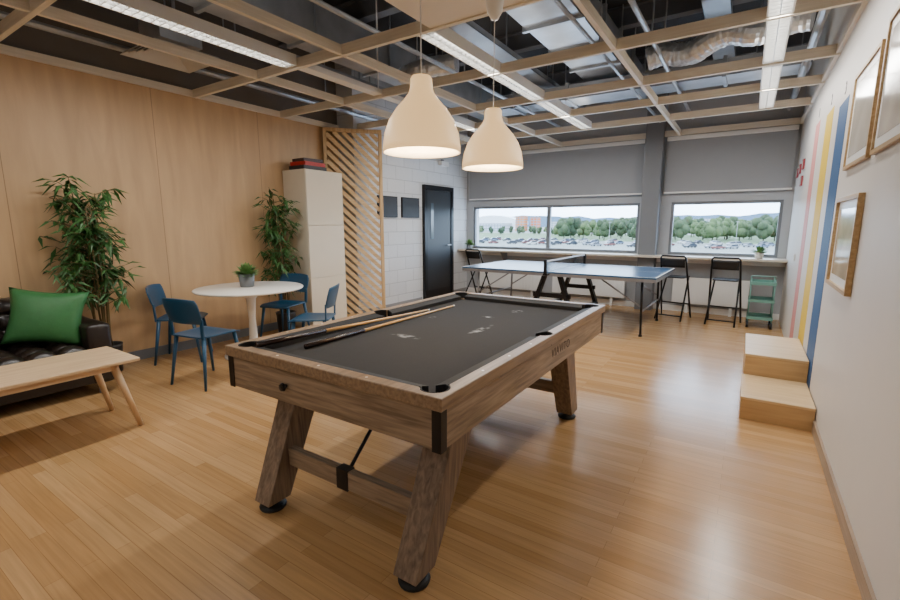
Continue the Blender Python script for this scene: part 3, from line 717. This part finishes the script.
while len(placed)<150 and tries<12000:
    tries+=1
    y=R.uniform(230,410);u=R.uniform(-.66,.16)
    if u<-.36 and (y<320 or R.random()<.4): continue
    x=u*y
    if any((x-a)**2+(y-b)**2<9.2**2 for a,b in placed):continue
    placed.append((x,y))
    k=R.randrange(3);s=R.uniform(.95,1.3) if u>-.36 else R.uniform(.5,.75)
    if first[k]: t=protos[k];first[k]=False;t.location=(x,y,GZ+.06)
    else: t=dup(protos[k],(x,y,GZ+.06),R.uniform(0,360))
    t.scale=(s*.8,s*.8,s)
cc=['#8C8F93','#33363D','#6A3A38','#A5A5A2','#4C5A6E','#6D7177'];glassM=M('car_glass','#2A3038',.1)
cars=[]
for i,c in enumerate(cc):
    t=thing('car','parked %s passenger car in the car park'%['silver','dark grey','dull red','white','blue','grey'][i],'car',(0,0,0),group='parked cars')
    cm=M('car_paint_%d'%i,c,.3,.1,var=.02)
    part('car_body',G().prism([(-2.1,.3),(2.1,.3),(2.15,.75),(1.2,.9),(-1.9,.95),(-2.15,.8)],1,-.85,.85),cm,t)
    part('car_cabin',G().prism([(-1.8,.95),(1.1,.9),(.45,1.42),(-1.2,1.45)],1,-.75,.75),glassM,t)
    part('car_roof',G().box(-1.15,.42,-.72,.72,1.44,1.48),cm,t)
    for x in(-1.35,1.35):
        for yy in(-.8,.8):part('wheel',G().tube([(x,yy-.1,.32),(x,yy+.1,.32)],.32,12),blackR,t)
    cars.append(t)
used=[False]*6;cp=[]
tries=0
while len(cp)<75 and tries<5000:
    tries+=1
    y=R.choice((172,178,188,194,204,210,218))+R.uniform(-.8,.8);x=R.uniform(-.62,.14)*y
    if any((x-a)**2+(y-b)**2<5.0**2 for a,b in cp):continue
    cp.append((x,y));k=R.randrange(6)
    if not used[k]:used[k]=True;t=cars[k]
    else:t=dup(cars[k],(0,0,0))
    t.location=(x,y,GZ);t.rotation_euler=(0,0,R.choice((0,math.pi))+math.radians(50+R.uniform(-8,8)))
def bldg(x,y,w,d,h,c,lab,roof=None):
    t=thing('building',lab,'building',(x,y,GZ));wm=brickmat('facade_%d'%int(abs(x)),c,c,'#6F7982',4,3.2,.5,(0,2),0,.8,.03,gscale=.1,fine=.1)
    part('facade',G().box(-w/2,w/2,0,d,0,h),wm,t);part('roof',G().box(-w/2-.3,w/2+.3,-.3,d+.3,h,h+.6),roof or M('roof_%d'%int(abs(x)),'#8A9096',.7),t)
bldg(-.57*500,500,66,30,9,'#A1A6AB','long low pale grey building behind car park')
bldg(-.455*520,520,12,10,18,'#B86A2C','orange brick apartment block beyond trees')
bldg(-.42*525,525,10,10,17,'#B0562A','terracotta apartment block beyond trees')
bldg(-.35*670,670,40,18,12,'#A0A2A0','low white building beyond trees')
bldg(-.06*680,680,46,15,15,'#A6A6A2','white block building rising behind trees')
t=thing('stadium','wide white curved roof of a distant stadium','stadium',(-.53*760,760,GZ))
prof=[(-60,8)]+[(-60+i*6,14+11*math.sin(math.pi*i/20)) for i in range(21)]+[(60,8)]
stM=M('stadium_white','#C6C9CC',.6);part('curved_roof',G().prism(prof,1,0,30),stM,t);part('stadium_wall',G().box(-58,58,2,28,0,8),stM,t)
for u in(-.29,-.22,-.02):
    t=thing('lamp_post','tall grey street lamp post in car park','lamp post',(u*190,223,GZ),group='car park lamp posts');part('pole',G().tube([(0,0,0),(0,0,9)],.1,8,.06),greyM,t);part('lamp_head',G().box(-.6,.6,-.15,.15,9,9.15),greyM,t)
# ================= WORLD
w=bpy.data.worlds.new('world');bpy.context.scene.world=w;w.use_nodes=True;nt=w.node_tree;bg=nt.nodes['Background']
tc=nt.nodes.new('ShaderNodeTexCoord');sp=nt.nodes.new('ShaderNodeSeparateXYZ');nt.links.new(tc.outputs['Generated'],sp.inputs[0])
cr=nt.nodes.new('ShaderNodeValToRGB');cr.color_ramp.elements[0].position=0;cr.color_ramp.elements[0].color=(.38,.6,.95,1);cr.color_ramp.elements[1].position=.12;cr.color_ramp.elements[1].color=(.42,.66,1,1)
nt.links.new(sp.outputs[2],cr.inputs[0])
ns=nt.nodes.new('ShaderNodeTexNoise');ns.inputs['Scale'].default_value=6;mp=nt.nodes.new('ShaderNodeMapping');mp.inputs['Scale'].default_value=(1,1,6);nt.links.new(tc.outputs['Generated'],mp.inputs[0]);nt.links.new(mp.outputs[0],ns.inputs['Vector'])
mx=nt.nodes.new('ShaderNodeMix');mx.data_type='RGBA';nt.links.new(ns.outputs['Fac'],mx.inputs['Factor']);nt.links.new(cr.outputs[0],mx.inputs['A']);mx.inputs['B'].default_value=(.8,.9,1,1)
nt.links.new(mx.outputs['Result'],bg.inputs[0]);bg.inputs[1].default_value=13.0
# ================= CAMERA
cd=bpy.data.cameras.new('camera');cam=bpy.data.objects.new('camera',cd);COL.objects.link(cam)
cd.sensor_fit='HORIZONTAL';cd.sensor_width=36;cd.lens=450.76/900*36;cd.clip_end=5000;cd.clip_start=.05
cam.location=(0,0,1.411);cam.rotation_euler=(math.radians(90-9.487),0,math.radians(33.154))
bpy.context.scene.camera=cam
